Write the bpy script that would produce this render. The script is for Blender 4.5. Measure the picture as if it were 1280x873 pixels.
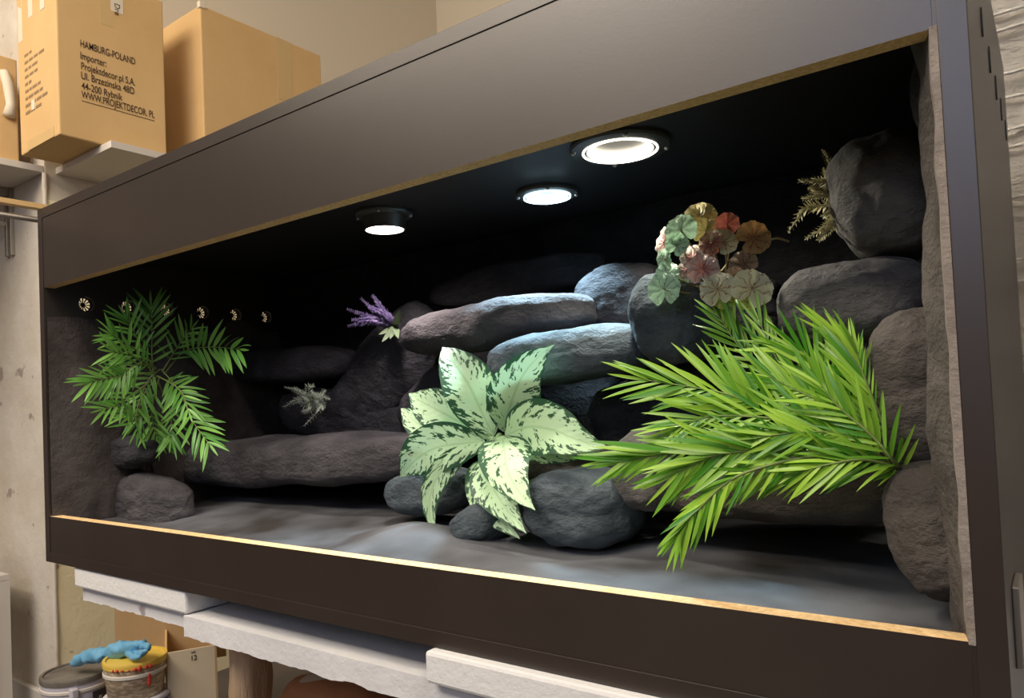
import bpy, bmesh, math, random
from mathutils import Vector, Matrix, noise
random.seed(7)
for o in list(bpy.data.objects): bpy.data.objects.remove(o)
S = bpy.context.scene
COL = S.collection
# ------------------------------------------------------------------ camera
F = 926.73; YAW = .6375300; PIT = .03087459; ROL = -.04468483
CAM = Vector((1.5378640, -.59370908, .26511826)); PX = 638.859; PY = 469.457
_f = Vector((-math.sin(YAW)*math.cos(PIT), math.cos(YAW)*math.cos(PIT), math.sin(PIT)))
_r = Vector((math.cos(YAW), math.sin(YAW), 0)); _u = _r.cross(_f)
_c, _s = math.cos(ROL), math.sin(ROL)
RT = _c*_r + _s*_u; UP = -_s*_r + _c*_u; FW = _f
cam_d = bpy.data.cameras.new('camera'); cam = bpy.data.objects.new('camera', cam_d); COL.objects.link(cam)
m = Matrix.Identity(4)
for i in range(3): m[i][0], m[i][1], m[i][2], m[i][3] = RT[i], UP[i], -FW[i], CAM[i]
cam.matrix_world = m
cam_d.sensor_fit = 'HORIZONTAL'; cam_d.sensor_width = 36; cam_d.lens = F/1280*36
cam_d.shift_x = (640-PX)/1280; cam_d.shift_y = (PY-436.5)/1280; cam_d.clip_start = .02
S.camera = cam
# ------------------------------------------------------------------ world, room light, exposure
wd = bpy.data.worlds.new('world'); S.world = wd; wd.use_nodes = True
wd.node_tree.nodes['Background'].inputs[0].default_value = (1.0, .86, .70, 1)
wd.node_tree.nodes['Background'].inputs[1].default_value = .11
S.view_settings.view_transform = 'Standard'; S.view_settings.look = 'None'
S.view_settings.gamma = 1; S.view_settings.use_curve_mapping = False
S.view_settings.exposure = 0.18
def area(name, loc, tgt, sx, sy, power, col):
    d = bpy.data.lights.new(name, 'AREA'); d.shape = 'RECTANGLE'; d.size = sx; d.size_y = sy; d.energy = power; d.color = col
    o = bpy.data.objects.new(name, d); COL.objects.link(o); o.location = loc
    o.rotation_euler = (Vector(tgt)-Vector(loc)).to_track_quat('-Z', 'Y').to_euler(); return o
area('room_light', (-.1, -1.3, 2.25), (-.2, .4, .4), 2.6, 1.2, 72, (1, .87, .70))
area('fill_light_rear', (.2, -2.2, 2.3), (.2, -2.4, 0), 1.3, .4, 45, (1, .90, .78))  # added fill; brightens the unseen front wall that the fascia reflects
area('window_light', (1.45, -2.85, 1.45), (1.3, 0, .5), .9, 1.3, 15, (.50, .64, 1))
area('fill_light_right', (2.6, -.9, 2.2), (-.9, .7, 0), .8, .8, 26, (1, .88, .72))  # added warm fill for the plaster wall and buckets, no visible fitting
# ------------------------------------------------------------------ helpers
def ray(px, py): return RT*((px-PX)/F) + UP*(-(py-PY)/F) + FW
def at(px, py, Y): d = ray(px, py); return CAM + d*((Y-CAM.y)/d.y)
def atx(px, py, X): d = ray(px, py); return CAM + d*((X-CAM.x)/d.x)
def atz(px, py, Z): d = ray(px, py); return CAM + d*((Z-CAM.z)/d.z)
def depth(P): return (P-CAM).dot(FW)
def thing(name, label, cat, loc=(0, 0, 0), group=None):
    o = bpy.data.objects.new(name, None); COL.objects.link(o); o.location = loc; o.empty_display_size = .02
    o['label'] = label; o['category'] = cat
    if group: o['group'] = group
    return o
def tag(o, label, cat, group=None):
    o['label'] = label; o['category'] = cat
    if group: o['group'] = group
    return o
def wm(o):
    M = o.matrix_basis.copy(); p = o.parent
    while p: M = p.matrix_basis @ M; p = p.parent
    return M
def link(name, me, parent=None, M=None, structure=False):
    o = bpy.data.objects.new(name, me); COL.objects.link(o)
    W = M if M is not None else Matrix.Identity(4)
    if parent:
        o.parent = parent; W = wm(parent).inverted() @ W
    o.matrix_basis = W
    if structure: o['kind'] = 'structure'
    return o
def obj(name, bm, mat, parent=None, M=None, smooth=False, structure=False, recenter=True):
    """bm holds world coordinates when M is None"""
    if M is None and recenter and len(bm.verts):
        c = Vector((0, 0, 0))
        lo = Vector((min(v.co[i] for v in bm.verts) for i in range(3))); hi = Vector((max(v.co[i] for v in bm.verts) for i in range(3)))
        c = (lo+hi)/2; c.z = lo.z
        bmesh.ops.translate(bm, verts=bm.verts, vec=-c); M = Matrix.Translation(c)
    me = bpy.data.meshes.new(name); bm.to_mesh(me); bm.free()
    for mm in (mat if isinstance(mat, (list, tuple)) else [mat]): me.materials.append(mm)
    if smooth:
        for p in me.polygons: p.use_smooth = True
    return link(name, me, parent, M, structure)
def box(bm, a, b, bev=0, mi=0, R=None):
    a, b = Vector(a), Vector(b)
    r = bmesh.ops.create_cube(bm, size=1); vs = r['verts']
    for v in vs: v.co = Vector((a[i]+(v.co[i]+.5)*(b[i]-a[i]) for i in range(3)))
    if R is not None:
        c = (a+b)/2
        for v in vs: v.co = c + R @ (v.co-c)
    fs = set(f for v in vs for f in v.link_faces)
    for f in fs: f.material_index = mi
    if bev:
        es = list(set(e for v in vs for e in v.link_edges))
        bmesh.ops.bevel(bm, geom=es, offset=bev, segments=2, affect='EDGES', profile=.5)
    return bm
def mkbox(a, b, bev=0): return box(bmesh.new(), a, b, bev)
def tube(bm, pts, rad, n=8, cap=True):
    pts = [Vector(p) for p in pts]; N = len(pts)
    if not isinstance(rad, (list, tuple)): rad = [rad]*N
    prev = None; rings = []
    for i, p in enumerate(pts):
        t = (pts[min(i+1, N-1)]-pts[max(i-1, 0)]).normalized()
        a = prev if prev is not None else (Vector((0, 0, 1)) if abs(t.z) < .9 else Vector((1, 0, 0)))
        a = (a - t*a.dot(t)).normalized(); b = t.cross(a); prev = a
        rings.append([bm.verts.new(p+(a*math.cos(2*math.pi*k/n)+b*math.sin(2*math.pi*k/n))*rad[i]) for k in range(n)])
    for i in range(N-1):
        for k in range(n):
            bm.faces.new((rings[i][k], rings[i][(k+1) % n], rings[i+1][(k+1) % n], rings[i+1][k]))
    if cap:
        bm.faces.new(rings[0][::-1]); bm.faces.new(rings[-1])
    return bm
def lathe(bm, prof, c=(0, 0, 0), n=40, closed=False):
    c = Vector(c); rings = []
    for r, z in prof:
        rings.append([bm.verts.new(c+Vector((r*math.cos(2*math.pi*k/n), r*math.sin(2*math.pi*k/n), z))) for k in range(n)])
    M = len(rings)
    for i in range(M if closed else M-1):
        A, B = rings[i], rings[(i+1) % M]
        for k in range(n): bm.faces.new((A[k], A[(k+1) % n], B[(k+1) % n], B[k]))
    return bm
def crom(P, n):
    P = [Vector(p) for p in P]
    Q = [P[0]*2-P[1]]+P+[P[-1]*2-P[-2]]; out = []; segs = len(P)-1
    for i in range(n):
        t = i/(n-1)*segs; k = min(int(t), segs-1); u = t-k
        a, b, c, d = Q[k:k+4]
        out.append(.5*((2*b)+(-a+c)*u+(2*a-5*b+4*c-d)*u*u+(-a+3*b-3*c+d)*u**3))
    return out
# ------------------------------------------------------------------ materials
def mat(name, col=(.5, .5, .5), rough=.6, metal=0, spec=.5, bump=0, bscale=40, var=0, vscale=6, col2=None, stretch=(1, 1, 1), emit=0, trans=0, detail=6, coords='Object', sharp=None):
    m = bpy.data.materials.new(name); m.use_nodes = True; nt = m.node_tree; B = nt.nodes['Principled BSDF']
    B.inputs['Base Color'].default_value = (*col, 1); B.inputs['Roughness'].default_value = rough; B.inputs['Metallic'].default_value = metal
    B.inputs['Specular IOR Level'].default_value = spec
    if emit: B.inputs['Emission Color'].default_value = (*col, 1); B.inputs['Emission Strength'].default_value = emit
    tc = nt.nodes.new('ShaderNodeTexCoord'); mp = nt.nodes.new('ShaderNodeMapping'); mp.inputs['Scale'].default_value = stretch
    nt.links.new(tc.outputs[coords], mp.inputs[0])
    if col2 is not None:
        n = nt.nodes.new('ShaderNodeTexNoise'); n.inputs['Scale'].default_value = vscale; n.inputs['Detail'].default_value = detail; n.inputs['Roughness'].default_value = .6
        nt.links.new(mp.outputs[0], n.inputs['Vector'])
        r = nt.nodes.new('ShaderNodeValToRGB')
        lo, hi = sharp or (.35, .68)
        r.color_ramp.elements[0].position = lo; r.color_ramp.elements[1].position = hi
        r.color_ramp.elements[0].color = (*col, 1); r.color_ramp.elements[1].color = (*col2, 1)
        nt.links.new(n.outputs['Fac'], r.inputs[0]); nt.links.new(r.outputs[0], B.inputs['Base Color'])
    if bump:
        n2 = nt.nodes.new('ShaderNodeTexNoise'); n2.inputs['Scale'].default_value = bscale; n2.inputs['Detail'].default_value = 8; n2.inputs['Roughness'].default_value = .65
        nt.links.new(mp.outputs[0], n2.inputs['Vector'])
        b = nt.nodes.new('ShaderNodeBump'); b.inputs['Strength'].default_value = bump; b.inputs['Distance'].default_value = .01
        nt.links.new(n2.outputs['Fac'], b.inputs['Height']); nt.links.new(b.outputs[0], B.inputs['Normal'])
    if trans:
        out = nt.nodes['Material Output']; t = nt.nodes.new('ShaderNodeBsdfTranslucent'); mx = nt.nodes.new('ShaderNodeMixShader'); mx.inputs[0].default_value = trans
        if col2 is not None: nt.links.new(r.outputs[0], t.inputs[0])
        else: t.inputs[0].default_value = (*col, 1)
        nt.links.new(B.outputs[0], mx.inputs[1]); nt.links.new(t.outputs[0], mx.inputs[2]); nt.links.new(mx.outputs[0], out.inputs[0])
    return m
M_board = mat('dark_melamine', (.024, .016, .013), rough=.36, spec=.7, col2=(.032, .023, .019), vscale=3, bump=.02, bscale=300)
M_raw = mat('raw_chipboard', (.66, .42, .18), rough=.8, col2=(.90, .66, .36), vscale=220, bump=.3, bscale=400)
M_edge = mat('dark_edge_band', (.045, .036, .034), rough=.38)
M_black = mat('black_inner_board', (.006, .006, .007), rough=.75, spec=.2)
M_grey_rim = mat('grey_plaster_rim', (.20, .17, .15), rough=.9, col2=(.30, .26, .23), vscale=30, bump=.5, bscale=90)
def rockmat(name, c1, c2, sc=9):
    m = mat(name, c1, rough=.88, spec=.25, col2=c2, vscale=sc, bump=1.0, bscale=30, stretch=(1, 1, 1.5), detail=9)
    for n in m.node_tree.nodes:
        if n.type == 'BUMP': n.inputs['Distance'].default_value = .022
    return m
M_rock = rockmat('rock_grey', (.048, .045, .051), (.135, .126, .135))
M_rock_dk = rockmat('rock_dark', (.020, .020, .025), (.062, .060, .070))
M_rock_lt = rockmat('rock_pale', (.11, .107, .102), (.25, .235, .225))
M_rock_blue = rockmat('rock_blue_lit', (.06, .08, .095), (.16, .195, .22))  # blue tint of the cold lamp is put into this rock colour
M_rock_br = rockmat('rock_brownish', (.08, .07, .063), (.17, .147, .132))
M_rock_unlit = rockmat('rock_unlit', (.010, .010, .012), (.030, .029, .034))  # near-black colour stands in for shade above and behind the lamp beams
M_ground = mat('painted_ground', (.032, .029, .028), rough=.8, spec=.25, col2=(.135, .142, .16), vscale=4.5, bump=.25, bscale=30, detail=3)
M_wall = mat('cream_wall', (.60, .52, .40), rough=.85, col2=(.70, .62, .50), vscale=2, bump=.15, bscale=14)
def speckled(name, base, base2, chip, vs=2, th=.665):
    m = mat(name, base, rough=.9, col2=base2, vscale=vs, bump=.35, bscale=25)
    nt = m.node_tree; B = nt.nodes['Principled BSDF']
    tc = nt.nodes.new('ShaderNodeTexCoord'); n = nt.nodes.new('ShaderNodeTexNoise'); n.inputs['Scale'].default_value = 13; n.inputs['Detail'].default_value = 5
    nt.links.new(tc.outputs['Object'], n.inputs['Vector'])
    r = nt.nodes.new('ShaderNodeValToRGB'); r.color_ramp.elements[0].position = th; r.color_ramp.elements[1].position = th+.035
    nt.links.new(n.outputs['Fac'], r.inputs[0]); mx = nt.nodes.new('ShaderNodeMixRGB'); mx.inputs[2].default_value = (*chip, 1)
    src = B.inputs['Base Color'].links[0].from_socket
    nt.links.new(r.outputs[0], mx.inputs[0]); nt.links.new(src, mx.inputs[1]); nt.links.new(mx.outputs[0], B.inputs['Base Color'])
    return m
M_wall_y = speckled('yellow_plaster', (.86, .76, .50), (.93, .85, .62), (.40, .30, .18), 2, .625)
M_wall_w = speckled('patched_white_plaster', (.56, .49, .40), (.72, .68, .62), (.36, .30, .26), 3)
M_wall_back = mat('beige_back_wall', (.68, .61, .50), rough=.9)
M_white = mat('white_laminate', (.62, .58, .53), rough=.6)
M_foam = mat('white_foam', (.72, .72, .72), rough=.8, bump=.2, bscale=120)
M_bench = speckled('white_painted_bench', (.60, .60, .62), (.70, .70, .72), (.34, .30, .30), 4)
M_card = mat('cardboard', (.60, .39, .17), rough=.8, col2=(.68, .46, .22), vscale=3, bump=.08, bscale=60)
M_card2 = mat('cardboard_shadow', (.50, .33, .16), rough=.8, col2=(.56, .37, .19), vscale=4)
M_tape = mat('packing_tape', (.60, .42, .20), rough=.35)
M_ink = mat('dark_ink', (.06, .035, .02), rough=.7)
M_ink_f = mat('faded_ink', (.26, .17, .09), rough=.8)
M_paper = mat('label_paper', (.70, .62, .50), rough=.7)
M_metal = mat('galvanised_steel', (.42, .38, .34), rough=.45, metal=.8)
M_wood = mat('pine_strip', (.72, .46, .18), rough=.6, col2=(.80, .55, .26), vscale=12, stretch=(1, .1, 1))
M_lampmetal = mat('lamp_ring_metal', (.35, .36, .36), rough=.3, metal=.9)
def leafmat(name, c1, c2, tr=.25, rough=.34):
    m = mat(name, c1, rough=rough, spec=.5, trans=tr)
    nt = m.node_tree; B = nt.nodes['Principled BSDF']; oi = nt.nodes.new('ShaderNodeObjectInfo'); mx = nt.nodes.new('ShaderNodeMixRGB')
    mx.inputs[1].default_value = (*c1, 1); mx.inputs[2].default_value = (*c2, 1)
    nt.links.new(oi.outputs['Random'], mx.inputs[0]); nt.links.new(mx.outputs[0], B.inputs['Base Color'])
    for n in nt.nodes:
        if n.type == 'BSDF_TRANSLUCENT': nt.links.new(mx.outputs[0], n.inputs[0])
    return m
M_palm1 = leafmat('palm_leaf_mid_green', (.10, .32, .05), (.24, .52, .10))
M_palm2 = leafmat('palm_leaf_bright_green', (.05, .24, .012), (.40, .66, .07))
M_stem = mat('palm_stem', (.17, .24, .06), rough=.5)
M_stem_r = mat('reddish_stem', (.20, .16, .07), rough=.5)

# variegated leaf, uses uv: u across (-1..1 mapped 0..1), v along
def variegated():
    m = mat('variegated_leaf', (.5, .7, .5), rough=.55, spec=.5, trans=.12); nt = m.node_tree; B = nt.nodes['Principled BSDF']; L = nt.links
    uv = nt.nodes.new('ShaderNodeUVMap'); sp = nt.nodes.new('ShaderNodeSeparateXYZ'); L.new(uv.outputs[0], sp.inputs[0])
    def math_(op, a, b=None, clamp=False):
        n = nt.nodes.new('ShaderNodeMath'); n.operation = op; n.use_clamp = clamp
        for i, x in enumerate((a, b)):
            if x is None: continue
            if isinstance(x, (int, float)): n.inputs[i].default_value = x
            else: L.new(x, n.inputs[i])
        return n.outputs[0]
    u = math_('SUBTRACT', math_('MULTIPLY', sp.outputs[0], 2), 1); au = math_('ABSOLUTE', u)
    # slanted lateral-vein coordinates
    vv = math_('SUBTRACT', sp.outputs[1], math_('MULTIPLY', au, .20))
    cb = nt.nodes.new('ShaderNodeCombineXYZ'); L.new(math_('MULTIPLY', u, 2.6), cb.inputs[0]); L.new(math_('MULTIPLY', vv, 15), cb.inputs[1])
    oi = nt.nodes.new('ShaderNodeObjectInfo'); L.new(math_('MULTIPLY', oi.outputs['Random'], 30), cb.inputs[2])
    n = nt.nodes.new('ShaderNodeTexNoise'); n.inputs['Scale'].default_value = 1.35; n.inputs['Detail'].default_value = 4; n.inputs['Roughness'].default_value = .62
    L.new(cb.outputs[0], n.inputs['Vector'])
    # edge term
    e = math_('MULTIPLY', math_('POWER', au, 3.0), .34)
    mid = math_('MULTIPLY', math_('SUBTRACT', .25, math_('ABSOLUTE', math_('SUBTRACT', au, .38))), .20)
    t = math_('ADD', math_('ADD', n.outputs['Fac'], e), mid)
    rp = nt.nodes.new('ShaderNodeValToRGB'); rp.color_ramp.elements[0].position = .622; rp.color_ramp.elements[1].position = .645
    rp.color_ramp.elements[0].color = (.55, .78, .48, 1); rp.color_ramp.elements[1].color = (.018, .085, .035, 1)
    L.new(t, rp.inputs[0])
    # midrib
    mr = nt.nodes.new('ShaderNodeValToRGB'); mr.color_ramp.elements[0].position = .02; mr.color_ramp.elements[1].position = .07
    mr.color_ramp.elements[0].color = (1, 1, 1, 1); mr.color_ramp.elements[1].color = (0, 0, 0, 1); L.new(au, mr.inputs[0])
    mx = nt.nodes.new('ShaderNodeMixRGB'); mx.inputs[2].default_value = (.42, .66, .36, 1); L.new(mr.outputs[0], mx.inputs[0]); L.new(rp.outputs[0], mx.inputs[1])
    L.new(mx.outputs[0], B.inputs['Base Color'])
    for k in nt.nodes:
        if k.type == 'BSDF_TRANSLUCENT': L.new(mx.outputs[0], k.inputs[0])
    # lateral vein relief
    w = math_('SINE', math_('MULTIPLY', vv, 85)); b = nt.nodes.new('ShaderNodeBump'); b.inputs['Strength'].default_value = .10; b.inputs['Distance'].default_value = .0006
    L.new(w, b.inputs['Height']); L.new(b.outputs[0], B.inputs['Normal'])
    return m
M_var = variegated()
def begonia_mat(name, inner, outer, vein, tr=.15):
    m = mat(name, inner, rough=.6, trans=tr); nt = m.node_tree; B = nt.nodes['Principled BSDF']; L = nt.links
    uv = nt.nodes.new('ShaderNodeUVMap'); sp = nt.nodes.new('ShaderNodeSeparateXYZ'); L.new(uv.outputs[0], sp.inputs[0])
    def M2(op, a, b=None):
        n = nt.nodes.new('ShaderNodeMath'); n.operation = op
        for i, x in enumerate((a, b)):
            if x is None: continue
            if isinstance(x, (int, float)): n.inputs[i].default_value = x
            else: L.new(x, n.inputs[i])
        return n.outputs[0]
    x = M2('SUBTRACT', sp.outputs[0], .5); y = M2('SUBTRACT', sp.outputs[1], .5)
    ang = M2('ARCTAN2', y, x); rad = M2('SQRT', M2('ADD', M2('MULTIPLY', x, x), M2('MULTIPLY', y, y)))
    nz = nt.nodes.new('ShaderNodeTexNoise'); nz.inputs['Scale'].default_value = 6; nz.inputs['Detail'].default_value = 4; L.new(uv.outputs[0], nz.inputs['Vector'])
    ang2 = M2('ADD', ang, M2('MULTIPLY', M2('SUBTRACT', nz.outputs['Fac'], .5), .9))
    s = M2('ABSOLUTE', M2('SINE', M2('MULTIPLY', ang2, 4.5)))
    th = M2('MULTIPLY', s, M2('ADD', rad, .03))
    vr = nt.nodes.new('ShaderNodeValToRGB'); vr.color_ramp.elements[0].position = .03; vr.color_ramp.elements[1].position = .075
    vr.color_ramp.elements[0].color = (1, 1, 1, 1); vr.color_ramp.elements[1].color = (0, 0, 0, 1); L.new(th, vr.inputs[0])
    cr = nt.nodes.new('ShaderNodeValToRGB'); cr.color_ramp.elements[0].position = .1; cr.color_ramp.elements[1].position = .5
    cr.color_ramp.elements[0].color = (*inner, 1); cr.color_ramp.elements[1].color = (*outer, 1)
    L.new(M2('ADD', rad, M2('MULTIPLY', M2('SUBTRACT', nz.outputs['Fac'], .5), .5)), cr.inputs[0])
    mx = nt.nodes.new('ShaderNodeMixRGB'); mx.inputs[2].default_value = (*vein, 1); L.new(vr.outputs[0], mx.inputs[0]); L.new(cr.outputs[0], mx.inputs[1])
    L.new(mx.outputs[0], B.inputs['Base Color'])
    b = nt.nodes.new('ShaderNodeBump'); b.inputs['Strength'].default_value = .5; b.inputs['Distance'].default_value = .003; L.new(s, b.inputs['Height']); L.new(b.outputs[0], B.inputs['Normal'])
    return m

# ================================================================== ROOM
W, D, H, T = 1.5, .545, .661, .01826
ZT, ZB = .5115, .0843
XC, YA = -.9, .37
def struct(name, bm, mm, **k): return obj(name, bm, mm, structure=True, recenter=False, **k)
struct('wall_left', mkbox((-4, YA, -.65), (XC-.001, YA+.12, 2.5)), M_wall_w)
struct('wall_return', mkbox((XC-.12, YA+.002, -.65), (XC, 2.4, .93)), M_wall_y)
struct('wall_return_upper', mkbox((XC-.12, YA+.002, .93), (XC, 2.4, 2.5)), M_wall_back)
struct('wall_back', mkbox((XC, 2.2, -.65), (4, 2.3, 2.5)), M_wall_back)
struct('floor', mkbox((-4, -3, -.75), (4, 2.3, -.65)), mat('concrete_floor', (.07, .06, .05), rough=.9, col2=(.11, .09, .08), vscale=3))
struct('ceiling', mkbox((-4, -3, 2.5), (4, 2.3, 2.6)), M_wall_back)
struct('unseen_dark_band', mkbox((-4, -3, -.65), (4, -2.97, .75)), mat('dark_reflection_band', (.06, .05, .045), rough=.8))  # unseen band added to keep reflections in the lower fascia dark
struct('wall_front', mkbox((-4, -3.1, -.65), (4, -3.001, 2.5)), mat('front_wall', (.62, .57, .52), rough=.9))
bm = mkbox((-4, YA-.018, -.65), (XC+.018, YA-.001, -.555), .004); struct('baseboard_left', bm, M_white)
# chips of missing plaster along the wall corner are in the material; a worn bead adds relief
bm = bmesh.new()
pts = [(XC+.001+.003*noise.noise(Vector((0, 0, z*9))), YA-.001, z) for z in [-.55+i*.04 for i in range(40)]]
tube(bm, pts, [.006+.004*abs(noise.noise(Vector((3, 1, p[2]*14)))) for p in pts], 8); struct('trim_1', bm, M_wall_w, smooth=True)

# ---- shelves in the corner
def texted(txt, size, matl, parent, o, ux, uy, sx=1, name='printed_text', thick=0.0):
    cu = bpy.data.curves.new(name, 'FONT'); cu.body = txt; cu.size = size; cu.extrude = .0002; cu.offset = size*.004; cu.space_line = 1.05
    t = bpy.data.objects.new('tmp', cu); COL.objects.link(t)
    dg = bpy.context.evaluated_depsgraph_get(); me = bpy.data.meshes.new_from_object(t.evaluated_get(dg)); bpy.data.objects.remove(t)
    me.materials.clear(); me.materials.append(matl)
    ux, uy = Vector(ux).normalized(), Vector(uy).normalized(); n = ux.cross(uy)
    M = Matrix.Identity(4)
    for i in range(3): M[i][0], M[i][1], M[i][2], M[i][3] = ux[i]*sx, uy[i], n[i], o[i]
    return link(name, me, parent, M)
ZS = 1.012
bm = mkbox((XC-.9, -.6, ZS), (XC-.002, YA-.002, ZS+.02), .001)
tag(obj('shelf_board', bm, M_white), 'white shelf board at the picture edge, left of the big printed carton', 'shelf')
bm = mkbox((XC+.002, YA+.03, ZS), (-.545, 1.4, ZS+.02), .001)
tag(obj('shelf_board', bm, M_white), 'white shelf board under the big printed carton, just behind the dark tank', 'shelf')
bk = thing('shelf_bracket', 'grey steel bracket holding up the small left shelf on the wall', 'bracket', (XC-.09, YA, .8))
c = at(15, 280, YA)
obj('upright', mkbox((c.x-.03, YA-.012, c.z-.105), (c.x-.012, YA-.001, ZS-.001), .001), M_metal, bk)
obj('upright', mkbox((c.x+.002, YA-.012, c.z-.105), (c.x+.02, YA-.001, ZS-.001), .001), M_metal, bk)
obj('arm', mkbox((c.x-.024, YA-.3, ZS-.026), (c.x+.014, YA-.012, ZS-.001), .001), M_metal, bk)
bm = bmesh.new(); tube(bm, [(c.x-.005, YA-.02, c.z-.005), (c.x-.005, YA-.26, ZS-.03)], .011, 6); obj('brace', bm, M_metal, bk)
a = atx(0, 247, -.12); b = atx(48, 260, -.12)
bm = mkbox((-.126, -.35, b.z-.004), (-.106, .62, b.z+.006)); tag(obj('wooden_strip', bm, M_wood), 'yellow pine strip sticking out behind the upper left tank corner', 'strip')
bm = bmesh.new(); q = atx(40, 274, -.12); tube(bm, [(-.12, -.35, q.z+.0), (-.12, .62, q.z)], .006, 10)
tag(obj('metal_rod', bm, M_metal, smooth=True), 'thin grey metal rod running just below the pine strip', 'rod')

# ---- cartons
def carton(name, label, base, sx, sy, sz, rot, group=None, matl=None):
    """base = near corner (+x, -y, bottom); box extends to -x, +y"""
    t = thing(name, label, 'box', base, group); t.rotation_euler = (0, 0, rot)
    M = wm(t); matl = matl or M_card
    bm = mkbox((-sx, 0, 0), (0, sy, sz), .004)
    for v in bm.verts:
        n_ = noise.noise(v.co*7); v.co += Vector((n_*.004, n_*.004, 0))
    obj('body', bm, matl, t, M=M)
    return t, M
xb = -.6; y0, y1 = .29, .592
bz = ZS+.021
t, M = carton('printed_carton', 'large brown carton printed with an importer address, on the white shelf', (xb, y0, bz), .255, y1-y0, .49, 0)
obj('body_tape', mkbox((-.0005, .115, .35), (.0006, .155, .49)), M_tape, t, M=M)
lines = [('HAMBURG-POLAND', 100, 50), ('Importer:', 100, 65), ('Projektdecor.pl S.A.', 101, 78), ('Ul. Brzezinska 48D', 101, 90), ('44-200 Rybnik', 102, 103), ('WWW.PROJEKTDECOR. PL', 102, 114)]
ends = [(169, 71), (133, 78), (169, 103), (168, 113), (153, 120), (193, 141)]
for (s, px, py), (ex, ey) in zip(lines, ends):
    p0 = atx(px, py+8, xb+.0012); p1 = atx(ex, ey+6, xb+.0012); wd_ = p1.y-p0.y
    o = texted(s, .029, M_ink, t, (xb+.0012, p0.y, p0.z), (0, 1, 0), (0, 0, 1))
    wreal = max(v.co.x for v in o.data.vertices)
    o.matrix_basis = o.matrix_basis @ Matrix.Diagonal((wd_/wreal, 1, 1, 1))
p0 = atx(102, 125.5, xb+.001); p1 = atx(193, 146, xb+.001)
obj('underline', mkbox((xb+.0005, p0.y, p0.z-.0012), (xb+.0012, p1.y, p0.z+.0002)), M_ink, t)
p0 = atx(138, 0, xb); p1 = atx(154, 20, xb)
lab = obj('paper_label', mkbox((xb+.0005, p0.y, p1.z+.003), (xb+.001, p1.y, bz+.485)), M_paper, t)
p = atx(142, 3, xb); texted('Dre', .022, M_ink, t, (xb+.0014, p.y+.002, p.z), (0, 0, -1), (0, 1, 0), name='label_text')
# left face: faded rows and long labels
bm = bmesh.new(); rr = random.Random(3)
for k in range(9):
    z = at(40, 66+k*9.2, y0).z; x = at(31, 70, y0).x
    for w_ in range(rr.randint(2, 4)):
        l = rr.uniform(.014, .036); box(bm, (x, y0-.0012, z), (x+l, y0-.0006, z+.008)); x += l+.006
obj('printed_rows', bm, M_ink_f, t)
for px, l in ((25, 50), (38, 34), (53, 36)):
    p = at(px, 0, y0); x = p.x
    obj('paper_label', mkbox((x-.014, y0-.0016, bz+.485-l*.0031), (x+.014, y0-.0008, bz+.485)), M_paper, t)
p = at(42, 131, y0); obj('paper_label', mkbox((p.x-.011, y0-.0016, p.z-.014), (p.x+.011, y0-.0008, p.z+.014)), M_paper, t)
obj('bottom_tape', mkbox((xb-.2, y0-.001, bz+.002), (xb-.03, y0-.0004, bz+.03)), M_tape, t)
# second carton, turned a little
B0 = Vector((-.574, .70, bz)); e = atz(407, 72, 1.547); ang = math.atan2(-(e.x-B0.x), e.y-B0.y)*.55
t, M = carton('plain_carton', 'plain brown carton without print, right of the printed one', B0, .30, .47, .515, ang)
obj('tape', mkbox((-.001, .28, .30), (.0008, .34, .515)), M_tape, t, M=M)
bm = bmesh.new(); box(bm, (-.012, -.004, .505), (.004, .018, .527), .003); obj('crushed_corner', bm, M_paper, t, M=M)
p = at(6, 140, .2)
t, M = carton('small_carton', 'small brown carton at the left picture edge with peeling white tape', (-.93, .13, ZS+.021), .25, .182, .315, 0)
bm = bmesh.new()
tube(bm, [(-.929+.006, .275, 1.30), (-.918, .285, 1.26), (-.915, .290, 1.20), (-.912, .283, 1.165)], [.012, .015, .013, .017], 10)
obj('peeling_tape', bm, M_paper, t, smooth=True)
bm = bmesh.new()
for k in range(6): box(bm, (-.9298, .24+k*.010, 1.055), (-.9290, .244+k*.010, 1.10))
obj('barcode', bm, M_ink_f, t)

# ---- things under the tank
def bucket(name, label, px, py, pw, Y, h, lid, body, group=None):
    c = at(px, py, Y); r = pw/2/F*depth(c); c.z -= .0
    t = thing(name, label, 'bucket', (c.x, c.y, c.z-h)); base = c.z-h
    bm = lathe(bmesh.new(), [(0, 0), (r*.86, 0), (r*.97, h-.016), (r*.97, h-.008), (r*.9, h-.008)], (c.x, c.y, base), 48)
    obj('body', bm, body, t, smooth=True)
    bm = lathe(bmesh.new(), [(0, -.004), (r*.90, -.004), (r*.91, 0), (r, 0), (r*1.01, -.004), (r, -.014), (r*.98, -.014)], (c.x, c.y, c.z), 48)
    obj('lid', bm, lid, t)
    bm = lathe(bmesh.new(), [(r*.96, h-.036), (r*1.0, h-.034), (r*1.0, h-.028), (r*.97, h-.026)], (c.x, c.y, base), 48)
    obj('rim', bm, M_white if body is not None else body, t)
    return t, c, r
M_bwhite = mat('bucket_white', (.55, .53, .60), rough=.45)
M_lidgrey = mat('dusty_black_lid', (.10, .09, .08), rough=.6, col2=(.22, .20, .17), vscale=14)
M_lidyel = mat('yellow_lid', (.75, .50, .06), rough=.5, col2=(.80, .58, .12), vscale=9)
M_btan = mat('bucket_tan_print', (.42, .31, .20), rough=.6, col2=(.66, .54, .40), vscale=60, stretch=(1, 1, 3), sharp=(.48, .54))
t, c1, r1 = bucket('paint_bucket', 'white bucket with dusty black lid, below the tank corner', 96, 838, 80, .27, .26, M_lidgrey, M_bwhite)
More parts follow.
